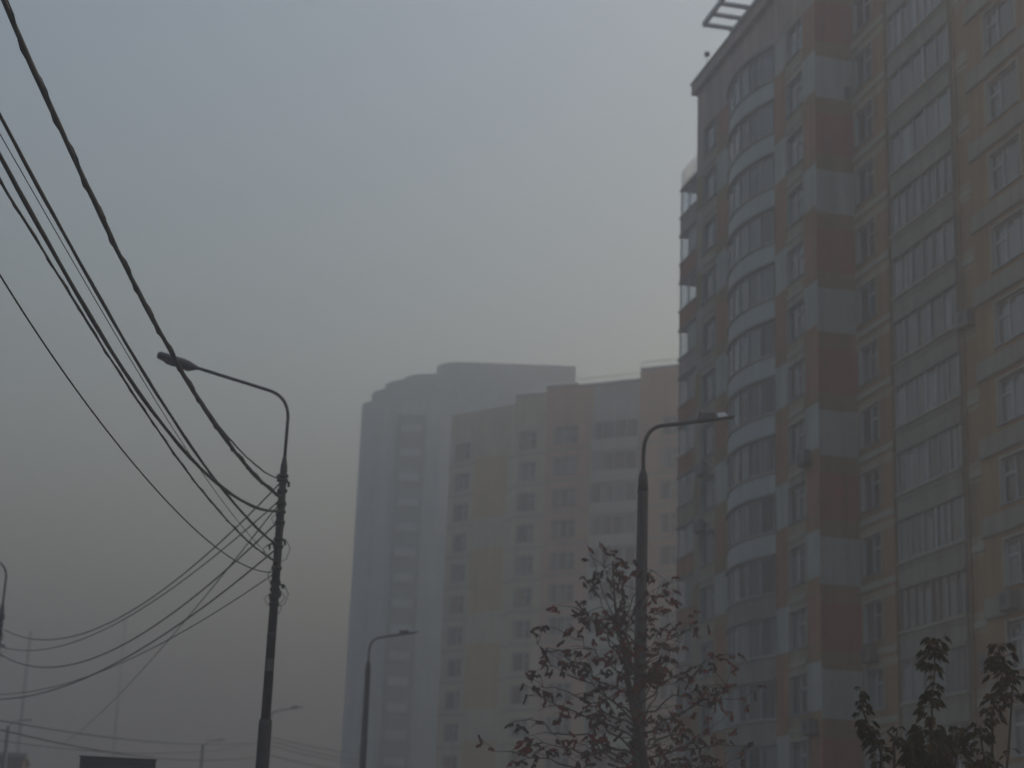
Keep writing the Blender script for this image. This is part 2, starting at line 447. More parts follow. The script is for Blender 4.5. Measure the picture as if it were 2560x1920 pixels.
def bay_meshes(seed):
    r = random.Random(seed); H = 1.70
    q = MB(); f = MB(); p = MB()
    arcband(q, -1.00, -0.06, -0.12, 0.0, white_panel if seed < 99 else beige)
    pc = 0.6 if seed < 96 else 0.25
    arcband(q, -0.055, 0.0, -0.12, 0.07, ledge_m)
    arcband(q, -1.12, -1.003, -0.5, 0.10, slab_m)
    arcband(f, 0.0, 0.06, -0.10, -0.02, frame_m); arcband(f, H-0.10, H-0.003, -0.10, -0.02, frame_m)
    A = arc(18)
    for k in range(0, 19, 3):
        a = A[k]; wd = 0.05 if k % 9 else 0.07
        f.box(a.x-0.02+0.02, a.x+0.09, a.y-wd, a.y+wd, 0.06, H-0.10, frame_m)
    G = arc(18, -0.06); m = None
    for k in range(18):
        if k % 3 == 0: m = pick(r, [(glass_cur, pc), (glass_dark, (1-pc)*.5), (glass_mid, (1-pc)*.5)])
        mm = m if r.random() < .7 else pick(r, [(glass_dark, .4), (glass_mid, .6)])
        a, c = G[k], G[k+1]
        p.face([(a.x,a.y,0.06),(c.x,c.y,0.06),(c.x,c.y,H-0.10),(a.x,a.y,H-0.10)], mm)
    return q.mesh("bay_balcony"), f.mesh("glazing_frame"), p.mesh("pane")
for i in range(15):
    qm, fm, pm = bay_meshes(90+i)
    o = place("bay_balcony", qm, apt, None, (-36, -66, ZS[i]))
    place("glazing_frame", fm, o); place("pane", pm, o)
b = MB()   # cap over top bay
arcband(b, 41.45, 41.62, -0.6, 0.12, slab_m); W(b, "bay_cap")
# open corner balconies at the far end
def glass_clear():
    m = bpy.data.materials.new("clear_balcony_glass"); m.use_nodes = True; t = m.node_tree
    p = t.nodes["Principled BSDF"]; p.inputs["Base Color"].default_value = (0.5, 0.55, 0.6, 1)
    p.inputs["Roughness"].default_value = 0.05
    mix = t.nodes.new("ShaderNodeMixShader"); tr = t.nodes.new("ShaderNodeBsdfTransparent")
    tr.inputs[0].default_value = (0.85, 0.88, 0.92, 1); mix.inputs[0].default_value = 0.25
    t.links.new(tr.outputs[0], mix.inputs[1]); t.links.new(p.outputs[0], mix.inputs[2])
    t.links.new(mix.outputs[0], t.nodes["Material Output"].inputs[0]); return m
gclear = glass_clear()
CZ = [37.7-2.76*k for k in range(14)]
rr = random.Random(9)
for k, s in enumerate(CZ):
    if s < 1: continue
    q = MB(); y0, y1, x0, x1 = YE+0.02, 88.85, XA+0.02, XA+1.5
    pm_ = rust if k % 3 else pink
    if k == 6: pm_ = sand
    q.box(x0, x0+0.12, y0, y1, s-1.02, s-0.04, pm_); q.box(x0+0.12, x1, y1-0.12, y1, s-1.02, s-0.04, pm_)
    q.box(x0-0.06, x0+0.14, y0, y1+0.08, s-0.04, s+0.03, ledge_m)
    q.box(x0-0.05, x1, y0, y1+0.06, s-1.16, s-1.02, slab_m)
    o = W(q, "balcony")
    f = MB(); top = s+1.58
    for yy in (y0+0.04, (y0+y1)/2, y1-0.05): f.box(x0+0.02, x0+0.09, yy-0.035, yy+0.035, s+0.03, top, frame_m)
    f.box(x1-0.07, x1, y1-0.08, y1-0.01, s+0.03, top, frame_m)
    f.box(x0+0.02, x0+0.09, y0, y1, top-0.07, top, frame_m)
    place("glazing_frame", f.mesh("glazing_frame"), o)
    p = MB(); ym = (y0+y1)/2
    for a, c in ((y0, ym), (ym, y1)):
        mm = gclear if (c == y1 and k % 4 != 2) or k in (0, 2) else pick(rr, [(glass_dark, .3), (glass_mid, .3), (glass_cur, .4)])
        p.face([(x0+0.05, a, s+0.03), (x0+0.05, c, s+0.03), (x0+0.05, c, top-0.07), (x0+0.05, a, top-0.07)], mm)
    p.face([(x0+0.05, y1-0.05, s+0.03), (x1, y1-0.05, s+0.03), (x1, y1-0.05, top-0.07), (x0+0.05, y1-0.05, top-0.07)], gclear)
    place("pane", p.mesh("pane"), o)
b = MB()   # back wall of the balcony stack, and its cap
b.box(XA+1.5, XA+1.7, YE+0.003, 88.9, 0, 39.3, rust)
b.box(XA-0.02, XA+1.7, YE+0.003, 88.9, 39.3, 39.42, slab_m)
W(b, "balcony_back_wall")
b = MB()   # railing cage on top
for yy in [86.2+0.3*k for k in range(10)]: b.tube([(XA+0.1, yy, 39.42), (XA+0.1, yy, 40.5)], 0.018, rail_m, 5)
for xx in [XA+0.3*k for k in range(1, 6)]: b.tube([(xx, 88.85, 39.42), (xx, 88.85, 40.5)], 0.018, rail_m, 5)
for zz in (39.7, 39.95, 40.2, 40.5):
    b.tube([(XA+0.1, 86.05, zz), (XA+0.1, 88.85, zz), (XA+1.6, 88.85, zz)], 0.02, rail_m, 5)
W(b, "roof_railing")
# outrigger ladder-like canopy on the roof edge
b = MB(); zr = 44.9
xo = XA-1.55
b.box(xo-0.08, xo+0.08, 70.5, 80.6, zr+0.35, zr+0.62, metal_pale)
b.box(XA-0.1, XA+0.1, 70.5, 80.6, zr+0.10, zr+0.34, metal_pale)
for k in range(9):
    y = 80.5-1.22*k
    b.box(xo+0.08, XA+1.0, y-0.16, y+0.10, zr+0.36, zr+0.50, metal_pale)
    b.box(XA+0.7, XA+0.85, y-0.08, y+0.08, ROOF+0.3, zr+0.36, metal_pale)
W(b, "roof_frame")
b = MB(); b.tube([(XA+0.25, 85.2, ROOF+0.5), (XA+0.25, 85.2, 46.0)], 0.02, pole_m, 5)
b.box(XA+0.13, XA+0.37, 85.1, 85.3, 46.0, 46.22, pole_m); W(b, "roof_antenna")
# air conditioners
for (X, y, z) in ((XA, 70.7, 19.9), (XA, 84.2, 22.3), (XA, 84.5, 19.4), (XA, 70.3, 8.3), (XW, 53.3, 11.2), (XB, 68.3, 11.2), (XB, 59.0, 22.9), (XB, 69.9, 37.0), (XB, 58.2, 9.8)):
    place("air_conditioner", AC, apt, uvmat((X-36, y-66, z), UY, NX))
# drain pipe beside the loggias
b = MB(); b.tube([(XB-0.06, 59.6, 0.3), (XB-0.06, 59.6, 43.5)], 0.045, olive, 8); W(b, "drain_pipe")

# ------------------------------------------------------------------ middle apartment block (turned to face the camera)
def P2(a, b, t): return (a[0]+(b[0]-a[0])*t, a[1]+(b[1]-a[1])*t)
k_ = 0.97
A2 = (46.9*k_+3.2*0.754, 142*k_-3.2*0.657); B2 = (37.4*k_, 150.28*k_)
mid = thing("apartment_building", "foggy ochre and rust apartment block with white rail on its roof behind the bare tree", "building", (A2[0], A2[1], 0))
def V2(t): return Vector((t[0], t[1]))
RM = 43.2
def side(o0, o1, cols, base_mat, roof, s0, ncut, name_w):
    """wall from o0 to o1 (left->right seen from street side reversed), cols: list of (u0,u1,kind)"""
    U = (V2(o1)-V2(o0)); L = U.length; U.normalize(); N = Vector((U.y, -U.x))
    if N.dot(Vector((0, 0))-V2(o0)) < 0: N = -N
    O = (o0[0]-A2[0], o0[1]-A2[1], 0)
    zs = [s0-2.76*i for i in range(14) if s0-2.76*i > 0.6]
    v = sorted(set([0.0]+[round(q, 3) for s in zs for q in (s-0.62, s-0.36, s, s+1.55)]+[s0+2.2, roof]))
    v = [q for q in v if 0 <= q <= roof]
    u = sorted(set([0.0, L]+[c for a, c2, kd in cols for c in (a, c2)]))
    def cell(uu, z):
        i = math.ceil((s0-z)/2.76); h = z-(s0-2.76*i)
        for a, c, kd in cols:
            if a <= uu <= c:
                if kd in ('win', 'win2') and h < 1.55 and zs[-1] < z < s0+1.6: return None
                if kd == 'bal': return m_grey
                if kd == 'alt': return (m_sand if i % 3 == 0 else m_ochre) if z < s0+1.9 else m_sand
                if kd == 'slot': return m_ochre
                if kd == 'grey': return m_grey
        if s0+0 > z and 2.14 < h < 2.40: return ledge_m
        if z > s0+2.2: return m_rust if base_mat is m_rust else m_sand
        return base_mat
    mb = MB(); facade(mb, O, (U.x, U.y, 0), (N.x, N.y, 0), u, v, cell, 0.2)
    # return walls and roof give it its depth
    mb.build(name_w, mid)
    for a, c, kd in cols:
        if kd in ('win', 'win2'):
            for i, s in enumerate(zs):
                p = Vector((O[0]+U.x*a, O[1]+U.y*a, s))
                window(mid, p, (U.x, U.y, 0), (N.x, N.y, 0), c-a, 1.55, 'three' if kd == 'win' else 'vent', (i*3+int(a)) % 5, True)
        if kd == 'bal':
            for i, s in enumerate(zs[:11]):
                q = MB(); Lb = c-a
                q.box(0, Lb, -0.35, -0.003, -0.98, 0.0, MATS["pale_green_parapet"])
                q.box(-0.03, Lb+0.03, -0.40, -0.003, -1.1, -0.983, slab_m)
                f = MB()
                for x in (0.05, Lb/4, Lb/2, Lb*3/4, Lb-0.05): f.box(x-0.05, x+0.05, -0.34, -0.24, 0, 1.62, frame_m)
                f.box(0, Lb/1, -0.33, -0.25, 1.54, 1.65, frame_m)
                r = random.Random(i+3); p = MB()
                for k in range(8):
                    mm = pick(r, [(glass_dark, .4), (glass_mid, .35), (glass_cur, .25)])
                    p.face([(Lb*k/8, -0.29, 0), (Lb*(k+1)/8, -0.29, 0), (Lb*(k+1)/8, -0.29, 1.58), (Lb*k/8, -0.29, 1.58)], mm)
                M = uvmat((O[0]+U.x*a, O[1]+U.y*a, s), (U.x, U.y, 0), (N.x, N.y, 0))
                o = place("balcony", q.mesh("balcony"), mid, M)
                place("glazing_frame", f.mesh("glazing_frame"), o); place("pane", p.mesh("pane"), o)
    return U, N, L
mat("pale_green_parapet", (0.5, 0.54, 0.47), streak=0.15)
m_rust = mat("hazed_rust_paint", (0.66, 0.40, 0.31), streak=0.2); m_sand = mat("hazed_sand_paint", (0.64, 0.56, 0.42), streak=0.2)  # paler copies of the near plasters, with extra haze painted into the colour
m_ochre = mat("hazed_ochre_paint", (0.62, 0.45, 0.24), streak=0.2); m_grey = mat("hazed_grey_paint", (0.54, 0.56, 0.52), streak=0.2)
def toU(o0, o1, x, y):   # distance along wall of a ground point
    return (V2((x, y))-V2(o0)).dot((V2(o1)-V2(o0)).normalized())
# feature positions (world, at scale .95 -> k_)
kk = k_/0.95
def uA(x, y): return toU(A2, B2, x*kk, y*kk)
LA = (V2(B2)-V2(A2)).length
colsA = [(uA(44.6, 134.8), uA(43.6, 135.7), 'win2'), (uA(42.1, 137.0), uA(38.9, 139.9), 'bal'), (uA(38.9, 139.9), uA(38.7, 140.0), 'slot'),
         (uA(37.8, 140.8), uA(36.1, 142.2), 'win')]
side(A2, B2, colsA, m_rust, RM, 38.3, 0, "wall")
C2 = (35.0*k_, 152.3*k_)
D2 = (30.3*k_, 158.6*k_)
colsB = [(0.9, 2.5, 'win2')]
side(B2, C2, colsB, m_sand, RM-0.3, 38.1, 0, "wall")
LD = (V2(D2)-V2(C2)).length
side(C2, D2, [(0.8, 4.6, 'alt'), (5.2, 6.8, 'win2')], m_sand, RM-0.9, 37.9, 0, "wall")
b = MB()  # roofs, ends and rails
def rel(p, z): return (p[0]-A2[0], p[1]-A2[1], z)
back = [(A2[0]+14, A2[1]+14), (D2[0]+16, D2[1]+10)]
for zz, pts in ((RM-0.9, [C2, D2, back[1], (C2[0]+10, C2[1]+14)]), (RM, [A2, B2, (B2[0]+10, B2[1]+14), back[0]]), (RM-0.3, [B2, C2, (C2[0]+10, C2[1]+14), (B2[0]+10, B2[1]+14)])):
    b.face([rel(p, zz) for p in pts], roof_m)
for p, q in ((A2, back[0]), (D2, back[1]), (back[0], back[1])):
    b.face([rel(p, 0), rel(q, 0), rel(q, RM-0.9), rel(p, RM-0.9)], m_sand)
b.build("roof", mid)
b = MB(); c0 = P2(A2, B2, 0.0)
Ut = (V2(B2)-V2(A2)).normalized()
for (p, q, z) in ((A2, P2(A2, B2, .42), RM+0.9), (P2(A2, B2, .42), P2(A2, B2, .80), RM), (P2(A2, B2, .80), B2, RM+0.2), (B2, C2, RM-0.3)):
    n_ = 10
    b.tube([rel(p, z+0.75), rel(q, z+0.75)], 0.03, rail_m, 5)
    b.tube([rel(p, z+0.16), rel(q, z+0.16)], 0.15, rail_m, 6)
    for k in range(n_+1):
        r_ = P2(p, q, k/n_); b.tube([rel(r_, z), rel(r_, z+0.75)], 0.02, rail_m, 5)
b.build("roof_railing", mid)
b = MB()
Na = Vector((-Ut.y, Ut.x)); Na = Na if Na.dot(-V2(A2)) > 0 else -Na
def prism(mb, p, q, dpt, z0, z1, m):
    p = V2(p); q = V2(q); o = Na*0.02
    P_ = [p+o, q+o, q-Na*dpt, p-Na*dpt]
    lo = [rel((a.x, a.y), z0) for a in P_]; hi = [rel((a.x, a.y), z1) for a in P_]
    mb.face(hi, m); 
    for i in range(4): mb.face([lo[i], lo[(i+1) % 4], hi[(i+1) % 4], hi[i]], m)
prism(b, A2, P2(A2, B2, .42), 0.5, RM-3, RM+0.9, m_rust)
b.build("roof_parapet", mid); b = MB()
prism(b, P2(A2, B2, .80), B2, 0.5, RM-0.4, RM+0.2, m_rust)
b.build("roof_parapet", mid)

# ------------------------------------------------------------------ far blue tower
tw = thing("tower_block", "blue-grey high-rise with stepped rounded top almost lost in the fog", "building", (30, 190, 0))
b = MB()
def cyl(mb, cx, cy, rx, ry, z0, z1, m, n=28, a0=0, a1=2*math.pi, top=True):
    P_ = [(cx+rx*math.cos(a0+(a1-a0)*k/n), cy+ry*math.sin(a0+(a1-a0)*k/n)) for k in range(n+1)]
    for k in range(n):
        mb.face([(P_[k][0], P_[k][1], z0), (P_[k+1][0], P_[k+1][1], z0), (P_[k+1][0], P_[k+1][1], z1), (P_[k][0], P_[k][1], z1)], m, True)
    if top: mb.face([(p[0], p[1], z1) for p in P_[:-1]], roof_m)
def rbox(mb, x0, x1, y0, y1, z1, m, r=2.0):   # box with a rounded front left corner
    P_ = [(x1, y1), (x0, y1), (x0, y0+r)]+[(x0+r-r*math.cos(k*math.pi/16), y0+r-r*math.sin(k*math.pi/16)) for k in range(1, 9)]+[(x1, y0)]
    for p, q in zip(P_, P_[1:]+P_[:1]): mb.face([(p[0],p[1],0),(q[0],q[1],0),(q[0],q[1],z1),(p[0],p[1],z1)], m)
    mb.face([(p[0],p[1],z1) for p in P_], roof_m)
rbox(b, -4.2, 12.0, 0.5, 14, 53.2, tower_m, 3.5)
b.build("wall", tw)
b = MB()
b.box(0.2, 3.4, 0.1, 0.55, 0, 51.5, tower_d); b.build("dark_strip", tw)
b = MB()
rbox(b, -3.2, 12.0, 0.9, 13, 54.7, tower_m, 3.5); rbox(b, -1.8, 12.0, 1.4, 12, 55.9, tower_m, 3.5); rbox(b, 0.2, 12.0, 1.9, 12, 56.8, tower_m, 3.5)
b.build("stepped_storey", tw)
b = MB(); b.box(5.0, 6.3, 0.32, 0.5, 38, 51.2, tower_l); b.build("light_strip", tw)
b = MB()
rbox(b, 4.0, 20.0, 3.2, 14, 58.7, tower_m, 3.0)
b.build("upper_storey", tw)
wm, pm = window_meshes(1.6, 1.6, 'three', 2, True)
for cx in (-2.0, 8.6):
    for k in range(15):
        o = place("window", wm, tw, uvmat((cx, 0.48 if cx > 0 else 0.78, 8+2.8*k), (1, 0, 0), (0, -1, 0))); place("pane", pm, o)
for cx in (2.0,):
    for k in range(16):
        f = MB(); f.box(0, 2.2, -0.25, -0.02, 0, 0.9, tower_m)
        place("balcony", f.mesh("balcony"), tw, Matrix.Translation((cx-1.3, 0.1, 7.4+2.8*k)))
tw.rotation_euler = (0, 0, R_(-13))
# low brown building far left
fb = thing("low_building", "low brown flat-roofed building at the bottom left corner in the fog", "building", (-6, 118, 0))
b = MB(); b.box(-6, 2.2, 0, 10, 0, 8.0, brown_m); b.box(-6.2, 2.4, -0.2, 10.2, 8.0, 8.3, slab_m); b.build("wall", fb)
b = MB()
for k in range(5): b.box(-5.5+1.6*k, -4.5+1.6*k, -0.03, 0.0, 5.4, 6.8, glass_mid)
b.build("window_band", fb)

# ------------------------------------------------------------------ street lamps
def bend(p0, p1, p2, n=8):
    p0, p1, p2 = Vector(p0), Vector(p1), Vector(p2)
    return [p0*(1-t)**2+p1*2*t*(1-t)+p2*t*t for t in [k/n for k in range(n+1)]]
def old_lamp(loc, label, h=10.16):
    t = thing("street_lamp", label, "street lamp", loc, "old street lamps with arms to the left")
    b = MB(); b.tube([(0,0,0),(0,0,0.3),(0,0,4.5),(0,0,4.62)], [0.17,0.145,0.135,0.13], pole_m, 14)
    b.tube([(0,0,4.6),(0,0,h-0.6),(0,0,h-0.25),(0,0,h)], [0.10,0.078,0.075,0.035], pole_m, 14)
    b.tube([(0,0,0),(0,0,0.06)], 0.28, pole_m, 14)
    for z in (5.2, 6.3, 6.36, 8.6): b.tube([(0,0,z),(0,0,z+0.035)], 0.104-0.004*(z-5), arm_m, 12)
    b.box(-0.075, 0.075, -0.118, -0.09, 5.6, 5.85, sign_m)
    b.build("pole", t)
    b = MB(); pts = [(0,0,h-0.2),(0.01,0,h+0.85)]+bend((0.01,0,h+0.85),(-0.02,0,h+1.30),(-0.42,0,h+1.40))+[(-2.05,0,h+1.76)]
    b.tube(pts, 0.036, arm_m, 10); b.build("arm", t)
    b = MB(); a = Vector((-1.96,0,h+1.74)); d = Vector((-1,0,0.225)).normalized(); up = Vector((0.225,0,1)).normalized()
    prof = [(0.0,.035,.035,0),(0.10,.09,.07,-.01),(0.20,.13,.11,-.02),(0.34,.15,.115,-.01),(0.5,.15,.10,.0),(0.75,.145,.092,.01),(0.87,.125,.08,.015),(0.91,.07,.045,.015)]
    rings = []
    for s, wy, hz, oz in prof:
        ring = []
        for q in range(14):
            an = 2*math.pi*q/14; ring.append(a+d*s+Vector((0,1,0))*wy*math.cos(an)+up*(hz*math.sin(an)+oz))
        rings.append(ring)
    for i in range(len(rings)-1):
        for q in range(14): b.face([rings[i][q], rings[i][(q+1)%14], rings[i+1][(q+1)%14], rings[i+1][q]], head_m, True)
    b.face(rings[-1], head_m)
    lp = b.build("lamp_head", t)
    b = MB(); c = a+d*0.55-up*0.055
    n = 12
    R1 = [c+d*0.24*math.cos(2*math.pi*k/n)+Vector((0,1,0))*0.11*math.sin(2*math.pi*k/n) for k in range(n)]
    R2 = [c-up*0.055+d*0.16*math.cos(2*math.pi*k/n)+Vector((0,1,0))*0.07*math.sin(2*math.pi*k/n) for k in range(n)]
    for k in range(n): b.face([R1[k], R1[(k+1)%n], R2[(k+1)%n], R2[k]], MATS["lamp_housing"], True)
    b.face(R2, head_m); b.build("lens", lp)
    # cable clamps and hooks
    for (z, s) in ((9.72,-1),(9.62,1),(9.4,-1),(9.12,1),(8.95,-1),(8.72,1),(8.35,1),(8.2,-1),(7.75,-1),(7.45,1),(7.3,1),(7.15,-1),(7.0,1)):
        b = MB(); rr_ = 0.11
        b.tube([(0,0,z-0.03),(0,0,z+0.03)], rr_, pole_m, 12)
        L = random.uniform(0.07, 0.22); z += random.uniform(-.05, .05)
        b.tube([(0,0,z),(s*L*0.7,0.05*s,z+0.01),(s*L,0.06*s,z-0.05)], 0.02, pole_m, 6)
        zz_ = random.uniform(.05, .14); b.tube([(s*L*0.8,0.0,z-zz_),(s*L*0.8,0.0,z+0.02)], random.uniform(.015,.035), pole_m, 7)
        if random.random() < .5:      # drooping tail of cable tied back to the post
            q = random.uniform(.25, .5); b.tube([(s*L,0.03,z),(s*(L+.09),0.02,z-q*.35),(s*(L+.02),0.0,z-q*.8),(0,0,z-q)], 0.008, cable_m, 5)
        b.build("clamp", t)
    return t
old_lamp((3.5, 37.0, 0), "dark old street lamp with cobra head and many cables clamped to its post")
old_lamp((-3.25, 62.7, 0), "old street lamp cut off by the left edge with cables clamped on its post")
def new_lamp(loc, label, h=10.45):
    t = thing("street_lamp", label, "street lamp", loc, "row of grey lamps with arms to the right")
    b = MB(); b.tube([(0,0,0),(0,0,0.3),(0,0,5.0),(0,0,h-0.45),(0,0,h-0.40)], [0.19,0.165,0.15,0.118,0.135], pole_g, 14)
    b.tube([(0,0,h-0.40),(0,0,h-0.02),(0,0,h+0.15)], [0.125,0.10,0.04], pole_m, 14)
    b.tube([(0,0,0),(0,0,0.06)], 0.3, pole_g, 14); b.build("pole", t)
    b = MB(); pts = [(0,0,h),(0.0,0,h+0.52)]+bend((0.0,0,h+0.52),(0.02,0,h+1.12),(0.50,0,h+1.18))+[(1.5,0,h+1.39),(2.05,0,h+1.50)]
    b.tube(pts, [0.045]*(len(pts)-1)+[0.02], arm_m, 10); b.build("arm", t)
    b = MB()
    def hx(x, z): return (x, z)
    # flat luminaire: gear box behind, pale optic in front, thin body
    d = Vector((1,0,0.20)).normalized(); up = Vector((-0.20,0,1)).normalized(); o = Vector((1.36,0,h+1.385))
    def slab(mb, s0, s1, z0, z1, wy, m, tp=0.8):
        lo = [o+d*s0+up*z0, o+d*s1+up*z0]; hi = [o+d*(s0+0.02)+up*z1, o+d*(s1-0.06)+up*z1]
        P_ = []
        for p, ww in ((lo[0], wy), (lo[1], wy), (hi[1], wy*tp), (hi[0], wy*tp)):
            P_.append((p+Vector((0,-ww,0)), p+Vector((0,ww,0))))
        q = [P_[0][0], P_[1][0], P_[2][0], P_[3][0]]; r = [P_[0][1], P_[1][1], P_[2][1], P_[3][1]]
        mb.face(q, m); mb.face(r[::-1], m)
        for i in range(4): mb.face([q[i], r[i], r[(i+1)%4], q[(i+1)%4]], m)
    slab(b, -0.05, 0.36, 0.0, 0.13, 0.13, head_m)
    slab(b, -0.05, 0.78, -0.03, 0.0-0.003, 0.15, head_m, 1.0)
    b.tube([o+d*0.0+up*0.12, o+d*0.0+up*0.19], 0.035, head_m, 8)
    lp = b.build("lamp_head", t)
    b = MB(); slab(b, 0.36, 0.62, 0.0, 0.11, 0.11, lens_m, 0.6); b.build("lens", lp)
    return t
new_lamp((11.47, 37.0, 0), "grey street lamp with flat head standing behind the red-leaved tree")
new_lamp((11.47, 76.5, 0), "second grey street lamp of the right row, in front of the far blue tower")
new_lamp((11.22, 115.5, 0), "third and faintest lamp of the right row, hidden behind the dark cable post")
# masts in the fog
def mast(loc, h, label, r=0.28):
    t = thing("mast", label, "mast", loc)
    b = MB(); b.tube([(0,0,0),(0,0,h*0.5),(0,0,h)], [r, r*0.75, r*0.5], pole_g, 10); b.build("pole", t)
    b = MB(); b.tube([(0,0,h-0.1),(0.25,0,h+0.25),(0.9,0,h+0.35)], 0.03, pole_g, 6)
    b.tube([(0.8,0,h+0.34),(1.3,0,h+0.40)], 0.05, pole_g, 8)
    b.build("lamp_arm", t)
mast((-8.0, 225, 0), 29.0, "tall faint floodlight mast in the fog at the far left")
mast((4.1, 290, 0), 40.0, "faintest tall mast in the fog, between the far-left mast and the cable post", 0.3)
mast((-4.6, 110, 0), 9.4, "short dark post above the low brown building", 0.2)
mast((6.9, 112, 0), 9.0, "short faint post just left of the dark cable post's foot", 0.16)
# dark panel at the bottom left
sg = thing("sign_board", "dark ribbed back of a road sign board peeking in at the bottom edge", "sign", (0.78, 42, 0))
b = MB(); b.box(-0.9, 0.78, -0.06, 0.06, 2.2, 3.97, sign_m)
for k in range(8): b.box(-0.9, 0.78, -0.09, -0.063, 2.3+0.22*k, 2.35+0.22*k, head_m)
b.box(-0.93, 0.81, -0.1, 0.1, 3.972, 4.0, head_m); b.build("panel", sg)
for x in (-0.6, 0.5):
    b = MB(); b.tube([(x, 0.12, 0), (x, 0.12, 3.9)], 0.045, pole_m, 8); b.build("post", sg)

# ------------------------------------------------------------------ overhead cables
def poly(c, s):
    v = 0
    for a in c: v = v*s+a
    return v
def cable(a, b_, c, s0, s1, rad, label, group, ext=0.0, wob=0.0, n=60, twin=False, fade=None):
    a = Vector(a); d = (Vector(b_)-a).normalized(); pts = []; r = []
    rg = random.Random(int(rad*1e4)+int(s1*10)); ph = rg.uniform(0, 6)
    for k in range(n+1):
        s = s0+(s1-s0)*k/n; z = poly(c, s)
        wv = wob*0.35*(math.sin(s*1.3+ph)+0.7*math.sin(s*3.1+ph*2)+0.5*math.sin(s*7.7+ph))
        pts.append((a.x+d.x*s+wv*0.4, a.y+d.y*s, z+wv)); r.append(rad*(1+0.10*math.sin(s*2.3+ph)*(1 if wob else 0)))
    if ext:
        sl = (poly(c, s1)-poly(c, s1-1.0)); 
        for k in range(1, 8):
            s = s1+ext*k/7; pts.append((a.x+d.x*s, a.y+d.y*s, poly(c, s1)+sl*(s-s1))); r.append(rad)
    m = MB(); m.tube(pts, r, cable_m, 7)
    if twin:    # thin strand wrapped round the main cable
        q = []; 
        for k, p in enumerate(pts):
            an = k*0.9+ph; q.append((p[0]+rad*1.2*math.cos(an), p[1], p[2]+rad*1.2*math.sin(an)))
        m.tube(q, rad*0.35, cable_m, 5)
    o = m.build("cable"); tag(o, label, "cable", group); return o
A_, N_, E_, D_ = (3.5,37.0), (-1.8,20.0), (-3.2,62.7), (11.46,115.5)
F_, G_ = (24.48,165.0), (-1.66,110.0)
G1 = "cables rising from the near lamp to the upper left"
cable(A_, N_, [-0.000177,0.01453,-0.080473,9.248427], 0.05, 17.8, 0.036, "thickest black cable, topmost, leaving the top left corner of the picture", G1, 7, 0.012, 90, True)
cable(A_, N_, [-0.000381,0.02156,-0.167454,9.631812], 0.05, 9.6, 0.016, "thin strand splitting off the thickest cable just before the near lamp post", G1, 0, 0.012)
cable(A_, N_, [-0.000155,0.011018,-0.038016,8.212298], 0.05, 17.5, 0.025, "second cable from the top at the left edge, black and straight", G1, 7, 0.006)
cable(A_, N_, [-2e-06,8.6e-05,-0.001534,0.026928,-0.234672,8.969495], 0.05, 17.3, 0.030, "heavy black cable that flattens out where it meets the near lamp post", G1, 7, 0.006)
cable(A_, N_, [-0.000252,0.013137,-0.064891,7.868095], 0.05, 17.3, 0.017, "twisted medium cable just under the heavy black cable", G1, 7, 0.008, 90, True)
cable(A_, N_, [-0.000203,0.010456,-0.004267,7.854378], 0.05, 17.4, 0.0065, "hair-thin grey wire between the two upper black cables", G1, 7)
cable(A_, N_, [2.5e-05,-0.001058,0.024261,-0.190675,7.662716], 0.05, 16.9, 0.012, "lowest thin wire swinging alone below the other left cables", G1, 7)
G2 = "sagging cables between the two old lamp posts"
cable(A_, E_, [2.7e-05,0.00735,-0.228147,9.637074], 0.05, 26.5, 0.016, "topmost sagging cable between the two old lamp posts", G2)
cable(A_, E_, [4.1e-05,0.004629,-0.173904,9.239108], 0.05, 26.5, 0.014, "second sagging cable from the top between the old lamp posts", G2)
cable(A_, E_, [5e-05,0.006234,-0.214148,8.782061], 0.05, 26.5, 0.018, "third, darkest sagging cable in the middle of the span", G2)
cable(A_, E_, [-4e-06,0.004845,-0.174893,8.189423], 0.05, 26.5, 0.018, "fourth sagging cable from the top between the old lamp posts", G2)
cable(A_, E_, [-3e-06,0.003884,-0.124006,7.663613], 0.05, 26.5, 0.012, "lowest sagging cable between the two old lamp posts", G2)
cable(A_, G_, [0.000508,-0.048384,9.183403], 0.05, 73.0, 0.014, "faint steep cable running down into the fog left of the near lamp", None)
G3 = "low wires crossing the bottom of the picture"
cable(E_, D_, [0.000622,0.028937,6.237067], 0.0, 54.7, 0.020, "upper low wire crossing from the left edge to the near post", G3)
cable(E_, D_, [0.00089,0.004004,5.961218], 0.0, 54.7, 0.024, "darkest low wire crossing just above the sign board", G3)
cable(E_, D_, [0.000873,0.029114,5.577372], 0.0, 54.7, 0.012, "faint thin wire between the two low wires", G3)
G4 = "parallel wires descending right of the near post"
for i, (c, nm) in enumerate((([0.00025,0.037249,9.927756], "topmost of the four parallel wires right of the near post's foot"), ([0.000249,0.03077,9.682386], "second of the four parallel wires right of the near post's foot"),
            ([0.000248,0.029252,9.41244], "third of the four parallel wires right of the near post's foot"), ([0.000246,0.027288,8.79862], "lowest and darkest of the four parallel wires right of the near post"))):
    cable(D_, F_, c, 0.0, 51.0, 0.028 if i < 3 else 0.035, nm, G4)

